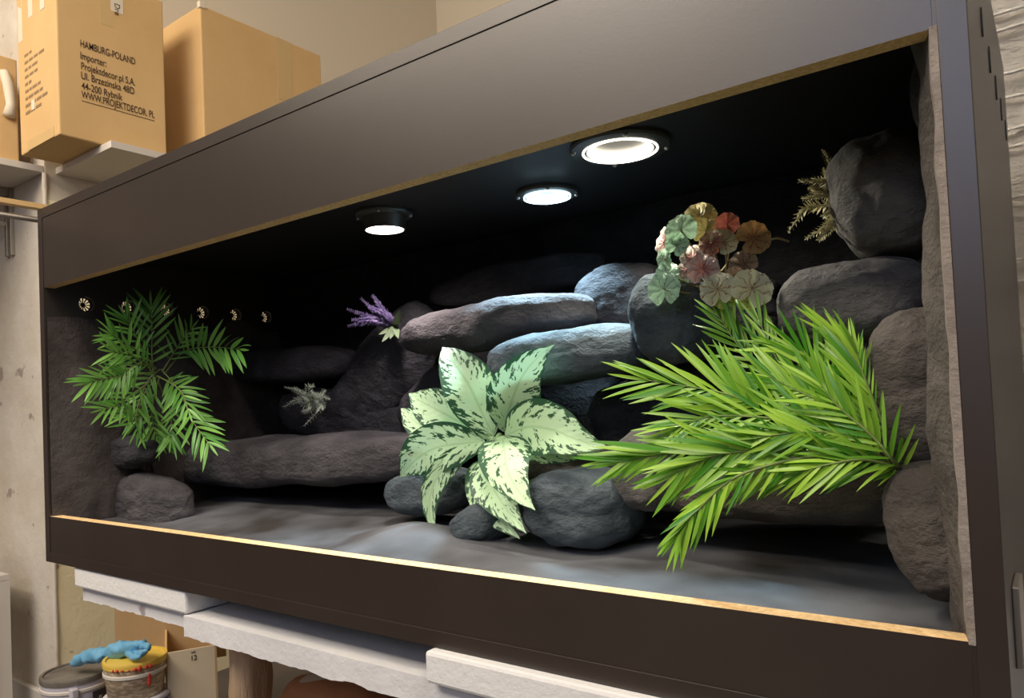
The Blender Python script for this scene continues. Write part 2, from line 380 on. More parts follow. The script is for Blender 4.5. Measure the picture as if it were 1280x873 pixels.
def on_cyl(c, r, ang, z): return Vector((c.x+r*math.cos(ang), c.y+r*math.sin(ang), z))
va = math.atan2(CAM.y-c1.y, CAM.x-c1.x)
def patch(c, r, a0, a1, z0, z1, n=10):
    bm = bmesh.new(); lo = []; hi = []
    for i in range(n+1):
        a = a0+(a1-a0)*i/n; lo.append(bm.verts.new(on_cyl(c, r*(1-.0), a, z0))); hi.append(bm.verts.new(on_cyl(c, r, a, z1)))
    for i in range(n): bm.faces.new((lo[i], lo[i+1], hi[i+1], hi[i]))
    return bm
obj('label_band', patch(c1, r1*.985, va+.42, va+1.1, c1.z-.16, c1.z-.04), mat('label_black', (.03, .03, .035)), t)
obj('label_picture', patch(c1, r1*.99, va+.5, va+1.1, c1.z-.16, c1.z-.075), mat('label_blue', (.06, .30, .55), col2=(.35, .6, .75), vscale=50), t)
aa = va+.60; o = texted('POLI', .016, M_paper, t, on_cyl(c1, r1*1.0, aa, c1.z-.066), (-math.sin(aa+.2), math.cos(aa+.2), 0), (0, 0, 1), .8, 'label_text')
obj('handle_lug', mkbox((on_cyl(c1, r1*1.0, va-.1, 0).x-.012, on_cyl(c1, r1, va-.1, 0).y-.008, c1.z-.043), (on_cyl(c1, r1, va-.1, 0).x+.012, on_cyl(c1, r1, va-.1, 0).y+.008, c1.z-.020), .003), M_bwhite, t)
t, c2, r2 = bucket('paint_tub', 'tan printed tub with yellow lid, right of the black lidded bucket', 169, 820, 73, .31, .088, M_lidyel, M_btan)
M_red = mat('red_paint', (.50, .05, .03), rough=.5)
bm = bmesh.new()
va2 = math.atan2(CAM.y-c2.y, CAM.x-c2.x)
for k in range(9):
    a = va2-.7+k*.17+random.uniform(-.05, .05); p = on_cyl(c2, r2*1.005, a, c2.z-.012); s = random.uniform(.002, .006)
    bmesh.ops.create_icosphere(bm, subdivisions=2, radius=s, matrix=Matrix.Translation(p) @ Matrix.Diagonal((1, 1, random.uniform(.6, 1.8), 1)))
for k in range(3):
    bmesh.ops.create_icosphere(bm, subdivisions=2, radius=.006, matrix=Matrix.Translation(on_cyl(c2, r2*.96, va2+.42, c2.z-.035-.008*k)) @ Matrix.Diagonal((.8, .8, 1.5, 1)))
obj('paint_drips', bm, M_red, t, smooth=True)
c3 = Vector((c2.x, c2.y, c2.z-.089)); r3 = r2*1.03
t = thing('lower_tub', 'white tub with blue rim stripe beneath the yellow lidded tub', 'bucket', (c3.x, c3.y, -.65))
obj('body', lathe(bmesh.new(), [(0, -.649-c3.z), (r3*.8, -.649-c3.z), (r3*.97, -.012)], c3, 48), M_bwhite, t, smooth=True)
obj('lid', lathe(bmesh.new(), [(0, -.001), (r3, -.001), (r3*1.02, -.005), (r3*1.02, -.022), (r3*.97, -.022)], c3, 48), mat('tub_lid_white', (.66, .66, .72), rough=.4), t)
obj('blue_stripe', lathe(bmesh.new(), [(r3*1.022, -.010), (r3*1.028, -.013), (r3*1.022, -.017)], c3, 48), mat('blue_rim', (.07, .10, .45), rough=.4), t)
# glove on the lids
M_glove = mat('blue_nitrile', (.13, .38, .62), rough=.5, col2=(.20, .48, .72), vscale=18, bump=.5, bscale=30)
g = thing('rubber_glove', 'crumpled light blue glove lying across both bucket lids', 'glove', (c1.x+.03, c1.y+.02, c1.z+.001))
def pxg(px, py, Y, dz=0): q = at(px, py, Y); return Vector((q.x, q.y, q.z+dz))
GP = [pxg(93, 828, .262), pxg(108, 822, .265), pxg(124, 819, .27), pxg(136, 816, .28), pxg(150, 813, .29), pxg(165, 809, .30), pxg(180, 804, .31)]
bm = bmesh.new(); gp = crom(GP, 30)
rad = [max(.007, .021*(math.sin(math.pi*min(1, (i+2)/31))**.5)*(1-.45*math.exp(-((i-13)/2.6)**2))) for i in range(30)]
tube(bm, gp, rad, 16)
for v in bm.verts: v.co += v.normal*0; v.co += Vector((noise.noise(v.co*60), noise.noise(v.co*60+Vector((5, 0, 0))), noise.noise(v.co*60+Vector((9, 3, 0)))))*.007
obj('palm_piece', bm, M_glove, g, smooth=True)
for P_ in ([(168, 817, .30), (176, 818, .297), (184, 814, .295)], [(160, 817, .29), (168, 822, .285), (176, 821, .285)], [(176, 808, .31), (184, 808, .305), (186, 812, .30)]):
    bm = bmesh.new(); fp = crom([pxg(*q) for q in P_], 9); tube(bm, fp, [.0085, .009, .0085, .008, .0085, .008, .0075, .006, .003], 10)
    for v in bm.verts: v.co += Vector((noise.noise(v.co*80), 0, noise.noise(v.co*80+Vector((9, 3, 0)))))*.004
    obj('finger', bm, M_glove, g, smooth=True)
# open carton behind the tub
t = thing('open_carton', 'open cardboard box marked 12, between the yellow lidded tub and the rough wood post', 'box', at(235, 873, .36))
cA = at(206, 829, .36); cB = at(268, 806, .46)
zb = -.65; sxv = (cB-cA); dirx = Vector((sxv.x, sxv.y, 0)).normalized(); diry = Vector((-dirx.y, dirx.x, 0)); LX = Vector((sxv.x, sxv.y, 0)).length
def quadbox(bm, o, ux, uy, lx, ly, z0, z1):
    vs = []
    for z in (z0, z1):
        for (i, j) in ((0, 0), (1, 0), (1, 1), (0, 1)): vs.append(bm.verts.new(Vector((o.x, o.y, 0))+ux*lx*i+uy*ly*j+Vector((0, 0, z))))
    for f in ((0, 3, 2, 1), (4, 5, 6, 7), (0, 1, 5, 4), (1, 2, 6, 5), (2, 3, 7, 6), (3, 0, 4, 7)): bm.faces.new([vs[i] for i in f])
    return bm
M_card_lit = mat('cardboard_lit', (.74, .62, .44), rough=.8)  # front face coloured paler as lit, the other carton faces darker as shaded
ztop = (cA.z+cB.z)/2+.01
obj('front_panel', quadbox(bmesh.new(), cA, dirx, diry, LX, .005, zb, ztop), M_card_lit, t)
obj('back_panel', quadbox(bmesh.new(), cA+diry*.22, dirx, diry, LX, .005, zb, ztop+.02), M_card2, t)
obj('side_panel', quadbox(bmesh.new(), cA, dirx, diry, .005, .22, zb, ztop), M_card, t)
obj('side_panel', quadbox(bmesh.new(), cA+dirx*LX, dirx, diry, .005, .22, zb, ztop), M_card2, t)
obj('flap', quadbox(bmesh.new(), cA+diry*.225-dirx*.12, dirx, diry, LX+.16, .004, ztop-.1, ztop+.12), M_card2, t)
p = cA+dirx*LX*.5-diry*.001; texted('12', .018, M_ink, t, (p.x, p.y, ztop-.028), dirx, (0, 0, 1), .9)
p = cA+dirx*LX*.52-diry*.001; texted('net', .009, M_ink, t, (p.x, p.y, ztop-.010), dirx, (0, 0, 1), .9)
# cabinet at left edge
t = thing('white_cabinet', 'pale cabinet with dark open front at the lower left picture edge', 'cabinet', (-1.0, .1, -.65))
b = at(12, 718, .29)
obj('top_panel', mkbox((b.x-.5, .05, b.z-.016), (b.x, .29, b.z)), M_white, t)
obj('side_panel', mkbox((b.x-.018, .05, -.649), (b.x, .29, b.z-.017)), M_white, t)
q = at(5, 745, .27)
obj('opening_shade', mkbox((b.x+.0005, .05, -.64), (b.x+.006, q.y-.02, q.z), .001), mat('shaded_opening', (.03, .015, .012)), t)  # dark panel stands in for the shaded opening of the cabinet
# bench with torn lower edge and the foam slabs that carry the tank
def torn(x0, x1, y0_, y1_, ztop_, zlow, amp, n=120, seed=0):
    bm = bmesh.new(); f = []; k = []
    rows = 6; F_ = []; 
    for i in range(n+1):
        x = x0+(x1-x0)*i/n; zl = zlow + amp*(noise.noise(Vector((x*22, seed, 0)))+.5*noise.noise(Vector((x*80, seed, 3))))
        col = [bm.verts.new((x, y0_, ztop_+(zl-ztop_)*j/rows)) for j in range(rows+1)]
        col += [bm.verts.new((x, y1_, zl-.002)), bm.verts.new((x, y1_, ztop_))]
        F_.append(col)
    L_ = rows+3
    for i in range(n):
        for j in range(L_): bm.faces.new((F_[i][j], F_[i+1][j], F_[i+1][(j+1) % L_], F_[i][(j+1) % L_]))
    bm.faces.new(F_[0][::-1]); bm.faces.new(F_[-1]); return bm
ben = thing('work_bench', 'white painted bench ledge with ragged lower edge below the dark tank', 'bench', (.8, .3, -.65))
o = obj('ledge', torn(.115, .468, .014, .60, -.0385, -.060, .0035, seed=2), M_bench, ben)
o = obj('ledge', torn(.47, 2.2, .002, .60, -.0365, -.067, .0035, 300, seed=5), M_bench, ben)
o = obj('brick_support', mkbox((.62, .2, -.649), (2.2, .6, -.072)), mat('brown_masonry', (.20, .10, .05), rough=.9, col2=(.34, .19, .10), vscale=9, bump=.8, bscale=20), ben)
tag(obj('foam_slab', mkbox((.107, .003, -.0355), (.474, .40, -.0008), .004), M_foam), 'white rounded foam slab under the left end of the tank', 'slab', 'foam slabs carrying the tank')
tag(obj('foam_slab', mkbox((.975, -.012, -.0355), (1.45, .40, -.0008), .004), M_foam), 'white foam slab under the middle right of the tank, nearest the camera', 'slab', 'foam slabs carrying the tank')
# rough wood post, bags and pipe in the dark below
p = at(312, 850, .12); bm = bmesh.new()
n = 20
rings = []
for i in range(26):
    z = -.65+(.65-.075)*i/25; ring = []
    for k in range(n):
        a = 2*math.pi*k/n; r = .031*(1+.35*noise.noise(Vector((math.cos(a)*1.5, math.sin(a)*1.5, z*6)))+.12*noise.noise(Vector((math.cos(a)*6, math.sin(a)*6, z*30))))
        ring.append(bm.verts.new((p.x+r*math.cos(a), p.y+r*math.sin(a), z)))
    rings.append(ring)
for i in range(25):
    for k in range(n): bm.faces.new((rings[i][k], rings[i][(k+1) % n], rings[i+1][(k+1) % n], rings[i+1][k]))
bm.faces.new(rings[-1]); bm.faces.new(rings[0][::-1])
tag(obj('wooden_post', bm, mat('rough_timber', (.40, .24, .13), rough=.9, col2=(.72, .55, .38), vscale=14, stretch=(1, 1, .25), bump=.9, bscale=30), smooth=True), 'rough weathered wooden post holding the bench near its left end', 'post')
bm = bmesh.new(); tube(bm, crom([at(345, 890, .16), at(372, 865, .16), at(392, 850, .16), at(430, 846, .18)], 14), .011, 12)
tag(obj('plastic_pipe', bm, mat('beige_pipe', (.38, .28, .19), rough=.6), smooth=True), 'bent beige pipe in the dark gap under the bench', 'pipe')
bm = bmesh.new(); p = at(425, 885, .17)
bmesh.ops.create_icosphere(bm, subdivisions=4, radius=1, matrix=Matrix.Translation(p) @ Matrix.Diagonal((.13, .05, .045, 1)))
for v in bm.verts: v.co += Vector((1, 1, 1))*noise.noise(v.co*25)*.008
tag(obj('brown_sack', bm, mat('brown_sack_cloth', (.36, .15, .06), rough=.8, bump=.4, bscale=20), smooth=True), 'reddish brown sack lying beside the beige pipe under the bench', 'sack')
# foil insulation wall on the right
def foil():
    bm = bmesh.new(); nx, nz = 60, 120; x0, x1, z0, z1, y = 1.36, 2.2, -.65, 1.6, .70
    g_ = [[bm.verts.new((x0+(x1-x0)*i/nx, y+.010*noise.fractal(Vector((i*.35, 0, j*.3)), 1, 2, 4)-(.004 if j % 8 == 0 else 0), z0+(z1-z0)*j/nz)) for j in range(nz+1)] for i in range(nx+1)]
    for i in range(nx):
        for j in range(nz): bm.faces.new((g_[i][j], g_[i+1][j], g_[i+1][j+1], g_[i][j+1]))
    bmesh.ops.solidify(bm, geom=bm.faces, thickness=.01); return bm
fo = thing('foil_insulation', 'crumpled silver foil insulation sheet at the right picture edge, beside the tank', 'foil', (1.85, .70, -.65))
M_foil = mat('silver_foil', (.74, .72, .68), rough=.22, metal=.85, bump=.9, bscale=26, stretch=(1, 1, 2.5))
obj('foil_sheet', foil(), M_foil, fo, smooth=True)
for z in (.79, .765, .70, .665, .62, .595, .52, .43, .40, .30, .12):
    bm = bmesh.new(); tube(bm, [(1.37+i*.04, .688+.004*noise.noise(Vector((i*.8, z*9, 0))), z+.003*noise.noise(Vector((i*.5, z*30, 2)))) for i in range(20)], .0028, 6)
    obj('seam', bm, M_foil, fo, smooth=True)

# ================================================================== TERRARIUM
ter = thing('terrarium', 'long dark brown wooden terrarium with a wide open front', 'terrarium', (W/2, 0, 0))
VZ = .486; VY = [.0764+.0816*i for i in range(6)]; VR = .0150
def side_with_holes(bm, x0, x1, y0, y1, z0, z1, holes, zc, rr_, mi_edge=1):
    h = .0245; RR = {x0: rr_*1.15, x1: rr_*.97}
    def quad(x, a, b, c_, d_, flip):
        vs = [bm.verts.new((x, *p)) for p in (a, b, c_, d_)]
        f = bm.faces.new(vs if not flip else vs[::-1]); return f
    def rect(x, ya, yb, za, zb, flip): quad(x, (ya, za), (yb, za), (yb, zb), (ya, zb), flip)
    for x, flip in ((x0, True), (x1, False)):
        r = RR[x]
        rect(x, y0, y1, z0, zc-h, flip); rect(x, y0, y1, zc+h, z1, flip)
        prev = y0
        for yc in holes:
            rect(x, prev, yc-h, zc-h, zc+h, flip); prev = yc+h
            N = 32; inner = []; outer = []
            for k in range(N):
                a = 2*math.pi*(k+.0)/N; cx, sx = math.cos(a), math.sin(a); m_ = max(abs(cx), abs(sx))
                inner.append(bm.verts.new((x, yc+r*cx, zc+r*sx))); outer.append(bm.verts.new((x, yc+h*cx/m_, zc+h*sx/m_)))
            for k in range(N):
                q = (outer[k], outer[(k+1) % N], inner[(k+1) % N], inner[k]); bm.faces.new(q if not flip else q[::-1])
        rect(x, prev, y1, zc-h, zc+h, flip)
    for yc in holes:
        N = 32; A = [[bm.verts.new((x, yc+RR[x]*math.cos(2*math.pi*k/N), zc+RR[x]*math.sin(2*math.pi*k/N))) for k in range(N)] for x in (x0, x1)]
        for k in range(N): bm.faces.new((A[0][k], A[0][(k+1) % N], A[1][(k+1) % N], A[1][k]))
    P_ = [(y0, z0), (y1, z0), (y1, z1), (y0, z1)]
    for k in range(4):
        a, b = P_[k], P_[(k+1) % 4]
        f = bm.faces.new([bm.verts.new(v) for v in ((x0, *a), (x0, *b), (x1, *b), (x1, *a))])
    return bm
sl = obj('side_panel', side_with_holes(bmesh.new(), 0, T, 0, D, 0, H, VY, VZ, VR), M_board, ter)
sr = obj('side_panel', mkbox((W-T, 0, 0), (W, D, H), .0006), M_board, ter)
def two(a, b, top=None, bottom=None):
    bm = mkbox(a, b)
    for f in bm.faces:
        n = f.normal if f.normal.length else None
    bm.normal_update()
    for f in bm.faces:
        if top and f.normal.z > .9: f.material_index = 1
        if bottom and f.normal.z < -.9: f.material_index = 1
    return bm
obj('upper_fascia', two((T, .0012, ZT), (W-T, .0012+T, H-.0185), bottom=True), [M_board, M_raw], ter)
obj('lower_fascia', two((T, .0012, .0185), (W-T, .0012+T, ZB), top=True), [M_board, M_raw], ter)
obj('top_board', mkbox((T, 0, H-T), (W-T, D, H), .0005), M_board, ter)
obj('base_board', mkbox((T, 0, 0), (W-T, D, T), .0005), M_board, ter)
obj('back_board', mkbox((T, D-.012, T), (W-T, D-.001, H-T)), M_black, ter)
CZ = .576
obj('inner_ceiling', mkbox((T, .0014+T, CZ), (W-T, D-.013, H-T-.001)), mat('black_ceiling_board', (.012, .012, .013), rough=.5), ter)
M_vent = mat('black_vent_plastic', (.01, .01, .01), rough=.5)
def vent_bm():
    bm = bmesh.new(); N = 12; t = .0012
    lathe(bm, [(.0135, 0), (.0168, 0), (.0168, t), (.0135, t)], n=36, closed=True)
    lathe(bm, [(.0001, 0), (.0042, 0), (.0042, t), (.0001, t)], n=16, closed=True)
    for k in range(N):
        a = 2*math.pi*k/N; R = Matrix.Rotation(a, 4, 'Z')
        r = bmesh.ops.create_cube(bm, size=1)
        for v in r['verts']:
            w = .00075 if v.co.x < 0 else .0013
            v.co = R @ Vector((.0038+(v.co.x+.5)*.0100, (1 if v.co.y > 0 else -1)*w, (v.co.z+.5)*t))
    return bm
vme = bpy.data.meshes.new('air_vent'); b_ = vent_bm(); b_.to_mesh(vme); b_.free(); vme.materials.append(M_vent)
for y in VY:
    link('air_vent', vme, sl, Matrix.Translation((.0004, y, VZ)) @ Matrix.Rotation(math.pi/2, 4, 'Y'))
for q in ((1226, 28), (1236, 75), (1244, 110), (1250.5, 137), (1256.5, 163)):
    p = atx(*q, 1.5); link('air_vent', vme, sr, Matrix.Translation((1.5002, p.y, p.z)) @ Matrix.Rotation(math.pi/2, 4, 'Y') @ Matrix.Diagonal((.75, .2, 1, 1)))
p = atx(1268, 760, 1.5)
obj('hinge', mkbox((1.5, p.y-.02, .05), (1.505, p.y+.03, .11), .001), M_metal, sr)

# ---- lamps
def lamp(name, label, c, r, drop, col, power, spot, tgt, glow):
    t = thing(name, label, 'lamp', (c[0], c[1], CZ))
    fl = r*1.42
    obj('mounting_flange', lathe(bmesh.new(), [(r*1.05, -.001), (fl, -.001), (fl, -.005), (fl*.97, -.0075), (r*1.1, -.009), (r*1.05, -.009)], (c[0], c[1], CZ), 48, closed=True), M_flange, t, smooth=False)
    for k in range(4):
        a = k*math.pi/2+.6; q = Vector((c[0]+fl*.93*math.cos(a), c[1]+fl*.93*math.sin(a), CZ-.008))
        bm = bmesh.new(); bmesh.ops.create_uvsphere(bm, u_segments=10, v_segments=6, radius=.0035, matrix=Matrix.Translation(q)); obj('screw', bm, M_lampmetal, t, smooth=True)
    zb_ = CZ-drop
    obj('housing', lathe(bmesh.new(), [(r*1.02, -.001), (r*1.02, zb_-CZ), (r*.94, zb_-CZ), (r*.94, -.001)], (c[0], c[1], CZ), 48, closed=True), M_lampmetal, t, smooth=False)
    e = mat(name+'_glow', col, emit=glow)
    if drop > .012:
        obj('diffuser', lathe(bmesh.new(), [(.0001, 0), (r*.93, 0), (r*.93, .003), (.0001, .003)], (c[0], c[1], zb_+.0015), 40), e, t)
    else:
        obj('light_ring', lathe(bmesh.new(), [(r*.93, .0), (r*.93, .008), (r*.90, .008), (r*.86, .0)], (c[0], c[1], zb_+.0005), 48, closed=True), e, t)
        obj('glass', lathe(bmesh.new(), [(.0001, 0), (r*.88, 0)], (c[0], c[1], zb_+.0075), 48), M_bulbglass, t)
        obj('light_ring', lathe(bmesh.new(), [(r*1.02, -.001), (r*1.07, -.001), (r*1.07, .002), (r*1.02, .002)], (c[0], c[1], zb_), 48, closed=True), e, t)
    d = bpy.data.lights.new(name+'_light', 'SPOT'); d.energy = power; d.color = col; d.spot_size = math.radians(spot); d.spot_blend = .3 if spot < 120 else .8; d.shadow_soft_size = .018
    o = bpy.data.objects.new(name+'_light', d); COL.objects.link(o)
    L = Vector((c[0], c[1], zb_-.012)); o.location = L; o.rotation_euler = (Vector(tgt)-L).to_track_quat('-Z', 'Y').to_euler()
    return t
M_flange = mat('lamp_flange', (.05, .055, .055), rough=.35)
M_bulbglass = mat('lamp_grey_glass', (.30, .28, .25), rough=.25, emit=.12)
p = atz(481, 288, .546); lamp('ceiling_lamp', 'leftmost of three lamps, white disc hanging under the tank ceiling', (p.x, p.y), .0325, CZ-.546, (1, .86, .80), 5.0, 155, (p.x-.02, p.y, 0), 14)
p = atz(684, 247, .566); lamp('ceiling_lamp', 'middle lamp of three, cold bluish white ring', (p.x, p.y-.0), .0335, .010, (.58, .86, 1), 16.5, 92, (p.x+.02, p.y-.06, 0), 7)
p = atz(775, 188, .568); lamp('ceiling_lamp', 'rightmost and largest of three lamps, warm white ring', (p.x, p.y), .044, .009, (1, .93, .78), 5.2, 150, (p.x+.12, p.y+.02, 0), 5)

# ---- rock backdrop
rb = thing('rock_backdrop', 'grey sculpted rock wall with rounded boulders and ledges inside the tank', 'rock wall', (W/2, .3, T))
def fbm(v, o=4): return noise.fractal(v, .9, 2.1, o)
def rock(px, py, hw, hh, Y, c, tilt=0, p=2.6, amp=.10, sub=5, mt=None, seed=None, parent=None):
    ctr = at(px, py, Y); dd = (ctr-CAM); dist = depth(ctr)
    # horizontal direction of view
    h = Vector((dd.x, dd.y, 0)).normalized()
    w = hw/F*dist; b = hh/F*dist
    a = math.sqrt(max((w*w-(c*h.x)**2), (w*.25)**2))/abs(h.y)
    seed = seed if seed is not None else px*.37+py*.11
    so = Vector((seed, seed*.7, -seed*.3))
    bm = bmesh.new(); bmesh.ops.create_icosphere(bm, subdivisions=sub, radius=1)
    sc = (a*b*c)**(1/3)
    R = Matrix.Rotation(-tilt, 3, 'Y')
    for v in bm.verts:
        n = v.co.normalized()
        k = (abs(n.x)**p+abs(n.y)**p+abs(n.z)**p)**(-1/p)
        q = Vector((n.x*k*a, n.y*k*c, n.z*k*b))
        s1 = noise.noise(q/sc*.9+so)*amp*1.5
        s2 = fbm(q/sc*2.6+so, 4)*amp*.6
        # cracks running along the strata, stronger on the underside
        wz = q.z*34+noise.noise(q*9+so)*1.6
        cr = 1-abs(noise.noise(Vector((q.x*7, q.y*7, wz))+so))*7
        lay = max(0, cr)*(1.0 if n.z < .2 else .35)*(.5+.5*noise.noise(q*12-so))
        q += n*(s1+s2)*sc - n*lay*.0032
        v.co = ctr + R @ q
    return obj('rock', bm, mt or M_rock, parent or rb, smooth=True)
# back and side liners (displaced sheets)
def sheet(nx, nz, fn, matl, name='liner', th=None):
    bm = bmesh.new(); g_ = [[bm.verts.new(fn(i/nx, j/nz)) for j in range(nz+1)] for i in range(nx+1)]
    for i in range(nx):
        for j in range(nz): bm.faces.new((g_[i][j], g_[i+1][j], g_[i+1][j+1], g_[i][j+1]))
    return obj(name, bm, matl, rb, smooth=True)
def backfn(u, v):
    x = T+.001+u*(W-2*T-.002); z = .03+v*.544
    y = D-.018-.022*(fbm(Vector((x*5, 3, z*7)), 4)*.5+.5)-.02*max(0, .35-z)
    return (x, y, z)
sheet(150, 60, backfn, M_rock_unlit, 'back_liner')
def leftfn(u, v):
    y = .004+u*(D-.03); z = T+.002+v*(.435 + .03*noise.noise(Vector((y*11, 2, 5))))
    e = min(1, u*9)
    x = T+.002+e*(.012+.020*(fbm(Vector((9, y*7, z*5)), 4)*.5+.5))*(1-v**5)
    return (x, y, z)
sheet(60, 60, leftfn, mat('left_liner_rock', (.035, .028, .027), rough=.9, spec=.25, col2=(.10, .085, .083), vscale=7, bump=.8, bscale=30), 'side_liner')
def rightfn(u, v):
    y = .0008+u*(D-.03); z = T+.002+v*.552
    e = min(1, u*12)
    x = W-T-.003-min(1, u*8)*(.008+.026*(fbm(Vector((4, y*6, z*6)), 4)*.5+.5)) - .0015*abs(noise.noise(Vector((z*25, 1, y*9))))
    return (x, y, z)
sheet(60, 90, rightfn, M_rock_br, 'side_liner')
bm = bmesh.new()
N_ = 90
def rim(j):
    z = ZB-.002+(.515-ZB)*j/N_+(.07 if False else 0)
    w = .0055+.002*noise.noise(Vector((z*30, 2, 0)))
    return w, z
prev = None
for j in range(N_+1):
    w, z = rim(j); ring = [bm.verts.new((W-T-.0002, .0004, z)), bm.verts.new((W-T-w, .0009, z)), bm.verts.new((W-T-w-.002, .012, z)), bm.verts.new((W-T-.0002, .012, z))]
    if prev:
        for k in range(4): bm.faces.new((prev[k], prev[(k+1) % 4], ring[(k+1) % 4], ring[k]))
    prev = ring
obj('liner_rim', bm, M_grey_rim, rb)
def groundfn(u, v):
    x = T+.001+u*(W-2*T-.002); y = T+.0025+v*(D-T-.02)
    z = .066+.018*v+.008*fbm(Vector((x*4, y*6, 1)), 3)+.022*math.exp(-((x-.80)/.10)**2-((y-.16)/.06)**2)
    return (x, y, z)
sheet(150, 50, groundfn, M_ground, 'ground')
# boulders and ledges: (px, py, half width, half height, depth y, half depth c, tilt)
rock(360, 576, 158, 30, .33, .085, .035, 3.2, .06, mt=M_rock, seed=1)
rock(170, 624, 60, 34, .155, .05, -.05, 2.6, .09, mt=M_rock, seed=2)
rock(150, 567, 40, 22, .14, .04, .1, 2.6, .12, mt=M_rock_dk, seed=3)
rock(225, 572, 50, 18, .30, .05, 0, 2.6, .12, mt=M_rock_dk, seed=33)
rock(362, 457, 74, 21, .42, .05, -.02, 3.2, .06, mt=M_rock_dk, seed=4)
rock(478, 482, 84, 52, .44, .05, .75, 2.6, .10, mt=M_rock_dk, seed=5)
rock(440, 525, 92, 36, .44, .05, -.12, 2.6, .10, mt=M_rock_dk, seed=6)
rock(616, 408, 116, 29, .36, .075, .05, 3.0, .06, mt=M_rock, seed=7)
rock(712, 446, 102, 32, .31, .07, .04, 3.0, .06, mt=M_rock_blue, seed=8)
rock(848, 398, 57, 57, .30, .075, 0, 2.5, .08, mt=M_rock_blue, seed=9)
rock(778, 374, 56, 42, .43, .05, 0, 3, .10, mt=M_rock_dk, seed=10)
rock(640, 352, 110, 22, .465, .02, .03, 3, .10, mt=M_rock_unlit, seed=11)
rock(925, 395, 60, 42, .44, .05, 0, 3, .10, mt=M_rock_unlit, seed=12)
rock(1112, 250, 66, 80, .27, .085, .08, 2.5, .09, mt=M_rock_lt, seed=13)
rock(1070, 381, 92, 50, .26, .075, .06, 2.7, .07, mt=M_rock_lt, seed=14)
rock(1162, 485, 66, 102, .17, .075, -.08, 2.4, .10, mt=M_rock_br, seed=15)
rock(1180, 660, 56, 86, .12, .07, .18, 2.4, .08, mt=M_rock_br, seed=16)
rock(1176, 120, 30, 62, .20, .05, 0, 2.4, .08, mt=M_rock, seed=18)
rock(985, 606, 150, 44, .27, .08, .02, 3.2, .07, mt=M_rock_br, seed=19)
rock(812, 586, 42, 50, .24, .05, 0, 2.5, .08, mt=M_rock_lt, seed=20)
rock(728, 632, 74, 48, .23, .07, 0, 2.6, .08, mt=M_rock_blue, seed=21)
rock(720, 578, 74, 24, .30, .06, .06, 2.8, .08, mt=M_rock_br, seed=22)
rock(540, 613, 56, 28, .26, .055, .12, 2.6, .08, mt=M_rock_blue, seed=23)
rock(606, 655, 40, 26, .20, .05, .5, 2.6, .09, mt=M_rock_blue, seed=25)
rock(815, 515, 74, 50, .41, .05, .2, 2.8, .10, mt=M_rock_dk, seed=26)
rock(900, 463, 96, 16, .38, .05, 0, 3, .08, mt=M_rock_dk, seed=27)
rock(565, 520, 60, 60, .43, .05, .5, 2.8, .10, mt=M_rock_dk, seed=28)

# ================================================================== PLANTS
def leaflet_mesh(name, mt, w=.13, curve=.18, seg=7, fold=.25):
    bm = bmesh.new(); L_ = []; 
    for i in range(seg+1):
        s = i/seg; ww = w*.5*(math.sin(math.pi*min(1, s*.96+.04))**.7)*(1-.35*s) if i < seg else 0
        x = s; z = -curve*s*s
        if i == seg: L_.append([bm.verts.new((x, 0, z))]*3)
        else: L_.append([bm.verts.new((x, -ww, z+ww*fold)), bm.verts.new((x, 0, z)), bm.verts.new((x, ww, z+ww*fold))])
    for i in range(seg):
        A, B = L_[i], L_[i+1]
        if i == seg-1: bm.faces.new((A[0], B[1], A[1])); bm.faces.new((A[1], B[1], A[2]))
        else: bm.faces.new((A[0], B[0], B[1], A[1])); bm.faces.new((A[1], B[1], B[2], A[2]))
    me = bpy.data.meshes.new(name); bm.to_mesh(me); bm.free(); me.materials.append(mt)
    for p in me.polygons: p.use_smooth = True
    return me
LM1 = [leaflet_mesh('leaflet', M_palm1, .145, c_) for c_ in (.05, .14, .24)]
LM2 = [leaflet_mesh('leaflet', M_palm2, .098, c_) for c_ in (.05, .14, .24)]
def frame(x, n, o):
    x = x.normalized(); y = n.cross(x).normalized(); z = x.cross(y)
    M = Matrix.Identity(4)
    for i in range(3): M[i][0], M[i][1], M[i][2], M[i][3] = x[i], y[i], z[i], o[i]
    return M
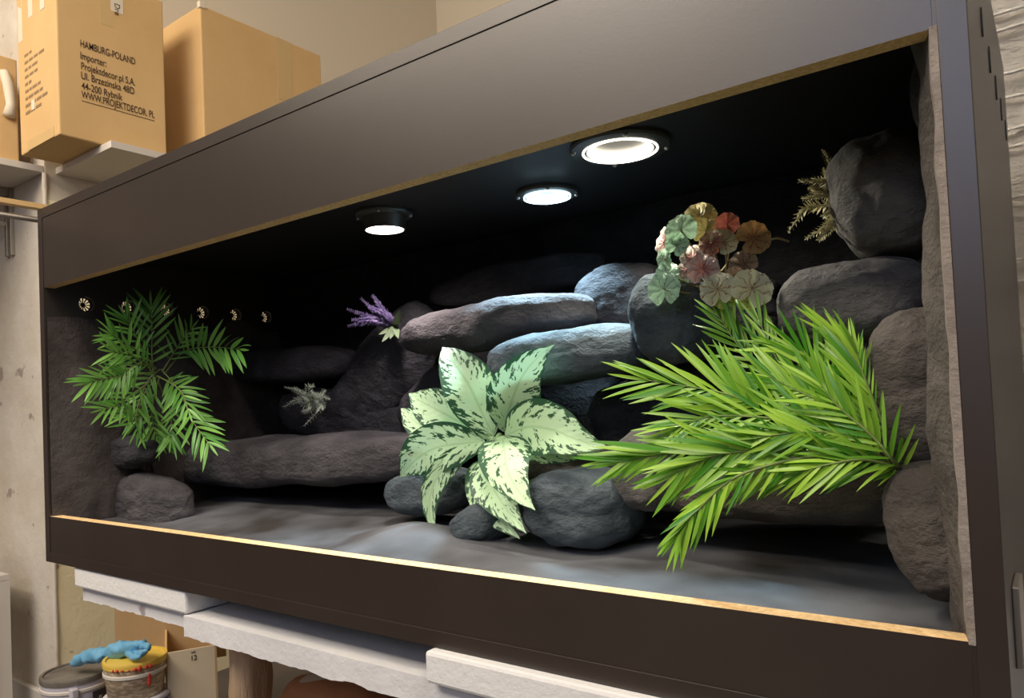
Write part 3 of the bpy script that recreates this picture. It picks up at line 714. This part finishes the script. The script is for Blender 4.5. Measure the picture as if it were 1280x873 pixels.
def frond(parent, P, n, L0, meshes, start=.2, rnd=random, droop=0.0, sides=(1, -1), spread=62, both=(1, 1), lead=1.0, stemmat=None, r=.0016):
    """P list of (px,py,Y) base -> tip; L0 leaflet length in m"""
    pts = crom([at(*p) for p in P], 40)
    bm = bmesh.new(); tube(bm, pts, [r*(1-.7*i/39) for i in range(40)], 6)
    fr = obj('frond', bm, stemmat or M_stem, parent, smooth=True)
    for i in range(n):
        s = start+(1-start)*(i+.5)/n
        k = min(int(s*39), 38); o = pts[k].lerp(pts[k+1], s*39-k); t = (pts[k+1]-pts[k]).normalized()
        nrm = (CAM-o).normalized(); 
        side = nrm.cross(t).normalized()
        u = (s-start)/(1-start)
        L = L0*(.55+.9*math.sin(math.pi*(.15+.62*u)))*.72
        ang = math.radians(spread*(1-.62*u))
        for sg in sides:
            q = ang*rnd.uniform(.82, 1.16)
            nn = (nrm+side*rnd.uniform(-.5, .5)+t*rnd.uniform(-.3, .3)+Vector((0, 0, rnd.uniform(0, .9)))).normalized()
            d = t*math.cos(q)+side*sg*math.sin(q)+nrm*rnd.uniform(-.15, .3)+Vector((0, 0, -droop*rnd.uniform(.6, 1.2)))
            LL = L*rnd.uniform(.85, 1.12)*(both[0] if sg > 0 else both[1])
            M = frame(d, nn, o) @ Matrix.Diagonal((LL, LL*rnd.uniform(.85, 1.15)*(1 if L0 < .07 else .85), LL, 1))
            link('leaflet', rnd.choice(meshes), fr, M)
    # terminal leaflet
    t = (pts[-1]-pts[-3]).normalized(); link('leaflet', meshes[0], fr, frame(t, (CAM-pts[-1]).normalized(), pts[-1]) @ Matrix.Scale(L0*.6*lead, 4))
    return fr
# left palm
R1 = random.Random(11)
lp = thing('palm_plant', 'dark green artificial palm on the left tank wall, below the round vents', 'plant', at(200, 470, .24))
Y0 = .20
for P, n, L0, st, sp, dr in [
    ([(192, 470, Y0), (190, 440, .19), (190, 405, .18), (189, 385, .18)], 9, .062, .15, 62, 0),
    ([(205, 468, Y0), (230, 440, .22), (262, 434, .20), (300, 437, .17)], 11, .066, .30, 66, .05),
    ([(202, 462, Y0), (225, 490, .17), (240, 525, .14), (262, 556, .13)], 13, .062, .10, 68, .1),
    ([(198, 470, Y0), (175, 500, .17), (168, 530, .15), (158, 520, .14)], 5, .05, .2, 60, .2),
    ([(195, 465, Y0), (165, 470, .16), (140, 472, .13), (112, 478, .11)], 10, .060, .25, 58, .1),
    ([(195, 460, Y0), (165, 445, .18), (140, 440, .15)], 7, .055, .2, 60, .05),
    ([(200, 470, Y0), (190, 500, .16), (172, 520, .14), (150, 512, .13)], 7, .052, .2, 60, .2),
    ([(203, 465, Y0), (215, 445, .21), (228, 425, .20), (240, 410, .20)], 7, .05, .2, 60, 0),
    ([(196, 480, Y0), (190, 510, .18), (192, 535, .17), (200, 552, .16)], 7, .055, .3, 55, .1),
    ([(198, 478, Y0), (212, 510, .19), (214, 535, .18), (213, 550, .17)], 6, .055, .3, 50, .1),
    ([(192, 460, Y0), (175, 430, .20), (165, 410, .19), (158, 398, .19)], 7, .052, .2, 60, 0),
    ([(198, 470, Y0), (170, 490, .15), (150, 505, .13), (128, 512, .12)], 7, .048, .2, 60, .1),
    ([(196, 462, Y0), (176, 455, .15), (160, 462, .13), (140, 480, .12)], 8, .052, .15, 60, .1),
    ([(200, 462, Y0), (186, 475, .15), (176, 500, .13), (172, 540, .12)], 9, .050, .15, 60, .1),
    ([(196, 470, Y0), (215, 480, .15), (228, 492, .13), (236, 515, .12)], 7, .048, .2, 60, .1),
    ([(192, 468, Y0), (172, 440, .15), (150, 425, .13), (138, 418, .12)], 7, .050, .2, 60, 0),
]:
    P = [(a_, b2_, max(.012, min(c_, .0764+(a_-107)*.0017-.075))) for a_, b2_, c_ in P]
    frond(lp, P, n, L0*.95, LM1, start=st, rnd=R1, droop=dr, spread=sp)
# right palm
R2 = random.Random(5)
rp = thing('palm_plant', 'large bright green artificial palm reaching left from the right tank wall', 'plant', at(1145, 605, .16))
b0 = (1146, 604, .17)
for P, n, L0, st, sp, dr, both in [
    ([b0, (1050, 560, .13), (955, 515, .10), (905, 492, .09), (806, 475, .08)], 17, .068, .22, 42, 0, (1, 1)),
    ([b0, (1060, 575, .10), (930, 560, .07), (830, 568, .06), (775, 578, .06)], 17, .066, .22, 36, .12, (.8, 1.1)),
    ([b0, (1050, 570, .09), (930, 592, .06), (872, 638, .05), (848, 668, .05)], 15, .050, .35, 36, .25, (1, .9)),
    ([b0, (1090, 560, .18), (1000, 500, .19), (930, 440, .20), (897, 393, .21)], 15, .052, .2, 50, 0, (1, 1)),
    ([b0, (1100, 560, .17), (1020, 510, .17), (975, 455, .17), (948, 400, .18)], 8, .050, .2, 34, 0, (1, 1)),
    ([b0, (1110, 570, .15), (1050, 500, .14), (1015, 450, .14), (992, 435, .14)], 13, .062, .2, 44, 0, (1, .8)),
    ([b0, (1120, 560, .14), (1090, 500, .13), (1070, 450, .13), (1055, 425, .13)], 12, .060, .2, 38, 0, (1, .5)),
    ([b0, (1118, 560, .12), (1096, 510, .11), (1078, 465, .11), (1072, 440, .11)], 11, .052, .2, 30, 0, (1, .45)),
    ([b0, (1080, 560, .12), (1010, 530, .09), (900, 520, .08), (845, 535, .07)], 16, .056, .2, 42, 0, (1, 1)),
    ([b0, (1070, 580, .10), (980, 565, .08), (900, 568, .06), (845, 592, .05)], 15, .062, .2, 40, .18, (1, 1)),
    ([b0, (1070, 585, .12), (990, 580, .11), (930, 590, .10), (880, 596, .09)], 12, .052, .2, 40, .1, (1, 1)),
    ([b0, (1095, 560, .14), (1040, 510, .12), (1000, 490, .12), (960, 470, .12)], 13, .056, .2, 44, 0, (1, 1)),
    ([b0, (1105, 575, .10), (1060, 545, .09), (1010, 540, .08), (960, 545, .07)], 12, .050, .15, 44, 0, (1, 1)),
    ([b0, (1120, 580, .09), (1090, 545, .08), (1050, 510, .08), (1025, 480, .08)], 11, .052, .15, 44, 0, (1, 1)),
    ([b0, (1120, 585, .10), (1080, 575, .08), (1040, 580, .07), (1000, 590, .07)], 9, .046, .2, 40, .1, (1, 1)),
]:
    frond(rp, P, int(n*1.35), L0*1.02, LM2, start=st, rnd=R2, droop=dr, spread=sp, both=both, r=.002)
# variegated centre plant
vp = thing('variegated_plant', 'broad leaved pale green and dark green variegated plant at the tank centre', 'plant', at(622, 548, .25))
def broad(parent, C_, widths, Y_s, mt, name='leaf', fold=.18, seg=22, bend=0, sidebend=0):
    """C_ px centreline base->tip, widths px half width profile peak, Y_s depth along"""
    pts = crom([at(px, py, Y) for (px, py), Y in zip(C_, Y_s)], 120)
    cum = [0]
    for a_, b_2 in zip(pts, pts[1:]): cum.append(cum[-1]+(b_2-a_).length)
    pts = [pts[min(range(120), key=lambda k_: abs(cum[k_]-cum[-1]*i_/seg))] for i_ in range(seg+1)]
    bm = bmesh.new(); uvl = bm.loops.layers.uv.new('UVMap'); nu = 8; G = []
    for i, p in enumerate(pts):
        s = i/seg; t = (pts[min(i+1, seg)]-pts[max(0, i-1)]).normalized(); nr = (CAM-p).normalized(); sd = nr.cross(t).normalized(); sd = (sd+nr*sidebend).normalized()
        nn = t.cross(sd)
        if nn.dot(nr) < 0: nn = -nn
        prof = (math.sin(math.pi*min(1, s**.82*.985+.015)))**.95*(1-.30*s**4)
        w = max(.0008, 1.1*widths/F*depth(p)*prof) if i < seg else .0003
        row = []
        for j in range(nu+1):
            u = j/nu*2-1
            off = nn*(fold*w*abs(u)**1.3 + .02*w*math.sin(s*30+u*4)*abs(u)-.25*w*abs(u)**3*max(0, fold))
            row.append((bm.verts.new(p+sd*u*w+off), (j/nu, s)))
        G.append(row)
    for i in range(seg):
        for j in range(nu):
            f = bm.faces.new([G[i][j][0], G[i+1][j][0], G[i+1][j+1][0], G[i][j+1][0]])
            for l, uv in zip(f.loops, (G[i][j][1], G[i+1][j][1], G[i+1][j+1][1], G[i][j+1][1])): l[uvl].uv = uv
    return obj(name, bm, mt, parent, smooth=True)
for C_, w, Ys in [
    ([(617, 545), (603, 517), (585, 480), (562, 447), (553, 434)], 31, [.25, .235, .22, .225, .24]),
    ([(630, 540), (637, 510), (652, 472), (674, 445), (693, 431)], 31, [.25, .235, .215, .21, .215]),
    ([(612, 546), (585, 533), (555, 517), (528, 503), (511, 492)], 27, [.25, .24, .22, .22, .235]),
    ([(575, 545), (545, 540), (520, 528), (505, 514), (501, 511)], 19, [.27, .26, .255, .26, .265]),
    ([(606, 552), (575, 555), (545, 560), (520, 575), (500, 597)], 29, [.24, .215, .195, .195, .21]),
    ([(600, 563), (570, 572), (545, 600), (537, 635), (545, 673)], 14, [.24, .21, .19, .18, .18]),
    ([(632, 545), (660, 534), (692, 538), (722, 550), (760, 560)], 33, [.24, .22, .195, .185, .17]),
    ([(640, 560), (670, 566), (705, 568), (735, 566), (755, 561)], 12, [.25, .235, .22, .21, .20]),
    ([(604, 575), (602, 595), (612, 630), (630, 655), (650, 674)], 22, [.235, .21, .19, .18, .175]),
    ([(606, 572), (612, 600), (625, 625), (642, 648), (658, 667)], 25, [.23, .20, .175, .165, .16]),
    ([(628, 545), (630, 560), (635, 590), (652, 620), (669, 638)], 31, [.235, .20, .165, .15, .145]),
]:
    broad(vp, C_, w, Ys, M_var)
bm = bmesh.new(); tube(bm, crom([at(612, 548, .27), at(620, 552, .25), at(626, 545, .245)], 6), .006, 8); tube(bm, [at(622, 560, .29), at(620, 556, .26), at(604, 566, .24)], .004, 8)
obj('stem', bm, mat('pale_green_stem', (.25, .42, .18), rough=.5), vp, smooth=True)
# begonia
bg = thing('begonia_plant', 'begonia with scalloped mint, olive and reddish leaves above the large palm', 'plant', at(880, 340, .27))
BM = dict(
    mint=begonia_mat('begonia_mint', (.42, .66, .42), (.50, .78, .52), (.10, .12, .08)),
    cream=begonia_mat('begonia_cream', (.55, .52, .30), (.62, .64, .42), (.28, .08, .05)),
    olive=begonia_mat('begonia_olive', (.30, .24, .08), (.38, .33, .14), (.14, .07, .03)),
    red=begonia_mat('begonia_red', (.30, .07, .05), (.42, .28, .18), (.14, .03, .03)),
    pink=begonia_mat('begonia_pink', (.40, .18, .15), (.60, .56, .48), (.30, .05, .05)),
    orange=begonia_mat('begonia_orange', (.30, .15, .05), (.40, .27, .10), (.14, .03, .02)),
    brown=begonia_mat('begonia_brown', (.22, .14, .08), (.34, .26, .16), (.10, .04, .02)),
    lime=begonia_mat('begonia_lime', (.35, .42, .06), (.48, .52, .10), (.2, .2, .05)))
def roundleaf(px, py, r, Y, key, rot=0, tilt=(0, 0), fold=.6, parent=bg):
    c = at(px, py, Y); R_ = r/F*depth(c); nr = (CAM-c).normalized(); up = Vector((0, 0, 1)); sx = up.cross(nr).normalized(); sy = nr.cross(sx)
    nr = (nr+sx*tilt[0]+sy*tilt[1]).normalized(); sx = sy.cross(nr).normalized(); sy = nr.cross(sx)
    bm = bmesh.new(); uvl = bm.loops.layers.uv.new('UVMap'); N = 48; K = 6; rings = []
    o0 = (0, 0)
    cv = bm.verts.new(c); rr = random.Random(int(px*7+py))
    ph = rr.random()*6
    for k in range(1, K+1):
        ring = []
        for j in range(N):
            a = 2*math.pi*j/N
            rad = R_*k/K*(1+(.028*math.cos(a*9+ph)+.02*math.cos(a*21+ph*2))*(k/K)**2+.05*math.sin(a*2+ph)) * (1-.55*math.exp(-(((a+math.pi) % (2*math.pi)-math.pi+1.57)/.22)**2)*(k/K))
            ca, sa = math.cos(a), math.sin(a); x = rad*ca; y = rad*sa
            z = fold*(abs(x)-.3*R_)*.6 - .35*fold*(x*x+y*y)/R_ + .05*R_*math.cos(a*9)*(k/K)**2
            xr = x*math.cos(rot)-y*math.sin(rot); yr = x*math.sin(rot)+y*math.cos(rot)
            ring.append((bm.verts.new(c+sx*xr+sy*yr+nr*z), (.5+.5*k/K*ca, .5+.5*k/K*sa)))
        rings.append(ring)
    def setf(vs):
        f = bm.faces.new([v for v, _ in vs])
        for l, (_, uv) in zip(f.loops, vs): l[uvl].uv = uv
    for j in range(N):
        setf([(cv, (.5, .5)), rings[0][j], rings[0][(j+1) % N]])
        for k in range(K-1): setf([rings[k][j], rings[k+1][j], rings[k+1][(j+1) % N], rings[k][(j+1) % N]])
    lf = obj('leaf', bm, BM[key], parent, smooth=True)
    return c
stemroots = at(893, 350, .27)
for a in [(876, 270, 19, .25, 'olive', .3, (.1, .3)), (882, 288, 17, .24, 'olive', -.4, (.2, .2)), (851, 288, 20, .21, 'mint', .5, (-.25, .1)), (846, 306, 15, .21, 'mint', -.5, (-.3, .3)),
          (829, 302, 17, .225, 'pink', .9, (-1.3, .2)), (830, 324, 13, .21, 'mint', .2, (-1.0, 0)), (909, 280, 15, .25, 'red', -.2, (.3, 0)), (905, 302, 17, .245, 'cream', -.7, (.3, .2)),
          (889, 303, 16, .235, 'red', .6, (0, .4)), (866, 321, 17, .225, 'pink', .4, (0, .5)), (879, 336, 20, .22, 'pink', -.2, (.2, .3)), (859, 336, 14, .23, 'pink', .8, (-.2, .3)),
          (834, 343, 16, .21, 'mint', -.2, (-.3, .3)), (830, 361, 21, .20, 'mint', 0, (-.1, .1)), (942, 297, 21, .25, 'orange', -1.2, (.1, .1)), (929, 330, 18, .25, 'brown', .8, (.1, .3)),
          (852, 352, 9, .24, 'mint', 0, (.3, .2)), (897, 361, 22, .20, 'cream', .1, (-.1, .3)), (940, 360, 25, .20, 'cream', -.5, (.1, .2)), (905, 376, 13, .21, 'lime', .4, (0, .6)), (935, 378, 11, .205, 'lime', -.3, (0, .3)),
          (886, 317, 13, .24, 'red', 1.2, (.2, 0)), (918, 345, 12, .225, 'brown', 1.2, (.2, 0))]:
    c = roundleaf(*a)
    bm = bmesh.new(); tube(bm, crom([c, (c+stemroots)/2+Vector((0, .02, -.01)), stemroots+Vector((random.uniform(-.01, .01), 0, 0))], 10), .0011, 6); obj('stem', bm, M_stem_r, bg, smooth=True)
bm = bmesh.new(); tube(bm, crom([at(962, 300, .25), at(972, 298, .252), at(986, 302, .26)], 8), .0014, 6); obj('stem', bm, M_stem_r, bg, smooth=True)
for P in ([(905, 372, .21), (925, 430, .20), (965, 480, .19), (1010, 520, .18)], [(921, 375, .21), (945, 430, .20), (975, 480, .19), (1010, 520, .18)], [(937, 378, .21), (955, 430, .20), (985, 480, .19), (1010, 520, .18)]):
    bm = bmesh.new(); tube(bm, crom([at(*q) for q in P], 16), .0022, 8); obj('stem', bm, M_palm1, rp, smooth=True)
# small ferns and lavender: each sprig one part
def sprig(parent, P, n, L0, mt, w=.45, r=.0008, name='sprig', whorl=2, lean=.75):
    pts = crom([at(*p) for p in P], 24); bm = bmesh.new(); tube(bm, pts, r, 5)
    rr = random.Random(int(P[0][0]*3+P[-1][1]))
    for i in range(n):
        s = .12+.88*i/(n-1); k = min(int(s*23), 22); o = pts[k].lerp(pts[k+1], s*23-k); t = (pts[k+1]-pts[k]).normalized(); nr = (CAM-o).normalized(); sd = nr.cross(t).normalized()
        L = L0*(1.05-.75*s)*rr.uniform(.8, 1.2)
        for q in range(whorl):
            a = 2*math.pi*q/whorl+rr.uniform(-.4, .4)
            d = (t*lean+sd*math.cos(a)+nr*math.sin(a)*.7).normalized(); y = t.cross(d).normalized()
            A = bm.verts.new(o); B = bm.verts.new(o+d*L*.5+y*L*w*.5+t*L*.1); Cc = bm.verts.new(o+d*L+t*L*.2); E_ = bm.verts.new(o+d*L*.5-y*L*w*.5+t*L*.1); G = bm.verts.new(o+d*L*.5+nr*L*.22)
            for f in ((A, B, G), (B, Cc, G), (Cc, E_, G), (E_, A, G)): bm.faces.new(f)
    return obj(name, bm, mt, parent)
M_sf = mat('pale_fern', (.42, .37, .15), rough=.6, col2=(.66, .63, .45), vscale=25, trans=.1)
M_sg = mat('silver_green_fern', (.42, .50, .38), rough=.6, col2=(.75, .82, .70), vscale=30)
M_lav = mat('lavender_flower', (.10, .07, .20), rough=.7, col2=(.26, .20, .40), vscale=40)
M_lavg = mat('lavender_leaf', (.14, .19, .11), rough=.6)
fe = thing('pale_fern', 'pale yellowish fern sprigs poking out beside the top right boulder', 'plant', at(1055, 240, .27))
b_ = (1062, 238, .27)
for P in [[b_, (1045, 215, .25), (1029, 189, .24)], [b_, (1030, 228, .24), (1001, 226, .23)], [b_, (1035, 243, .24), (1006, 248, .23)], [b_, (1030, 240, .24), (1013, 236, .235)], [(1062, 250, .27), (1025, 258, .23), (1006, 262, .22), (987, 288, .21)],
          [(1058, 262, .26), (1040, 278, .24), (1010, 297, .22)], [(1058, 265, .26), (1042, 282, .24), (1024, 299, .225)], [b_, (1055, 222, .26), (1050, 205, .26)], [(1058, 255, .26), (1045, 262, .24), (1030, 270, .23)], [b_, (1040, 225, .25), (1030, 212, .245)]]:
    sprig(fe, P, 15, .013, M_sf, whorl=4)
sf = thing('silver_fern', 'small silvery green fern sprig hanging in the dark hollow at the left', 'plant', at(385, 505, .36))
b_ = (390, 500, .38)
for P in [[b_, (375, 490, .36), (356, 484, .35)], [b_, (372, 500, .36), (355, 509, .35)], [b_, (385, 485, .35), (392, 482, .35)], [b_, (400, 495, .36), (412, 499, .35)], [b_, (400, 510, .35), (381, 532, .34)], [b_, (398, 498, .35), (406, 488, .35)], [b_, (380, 505, .36), (372, 497, .35)], [b_, (388, 512, .36), (378, 515, .35)], [b_, (402, 505, .36), (404, 512, .35)], [b_, (383, 495, .35), (368, 486, .34)]]:
    sprig(sf, P, 13, .014, M_sg, whorl=3, w=.32, lean=.6)
la = thing('lavender_plant', 'small purple lavender sprig left of the long pale ledge', 'plant', at(490, 405, .36))
b_ = (494, 408, .37)
for P in [[b_, (465, 398, .35), (435, 387, .34)], [b_, (475, 395, .35), (452, 374, .34)], [b_, (480, 390, .35), (466, 370, .345)], [b_, (465, 403, .35), (436, 408, .34)], [b_, (470, 400, .34), (441, 400, .33)], [b_, (478, 392, .34), (462, 384, .33)], [b_, (485, 398, .35), (472, 388, .34)]]:
    sprig(la, P, 22, .0125, M_lav, whorl=6, w=.6, lean=.5, name='flower_spike')
lm = leaflet_mesh('leaf', M_lavg, .28, .1)
for (ex, ey) in ((474, 418), (478, 427), (497, 420), (499, 390), (485, 415), (488, 422), (497, 396)):
    o = at(*b_); q = at(ex, ey, .34); link('leaf', lm, la, frame(q-o, (CAM-o).normalized(), o) @ Matrix.Scale((q-o).length, 4))
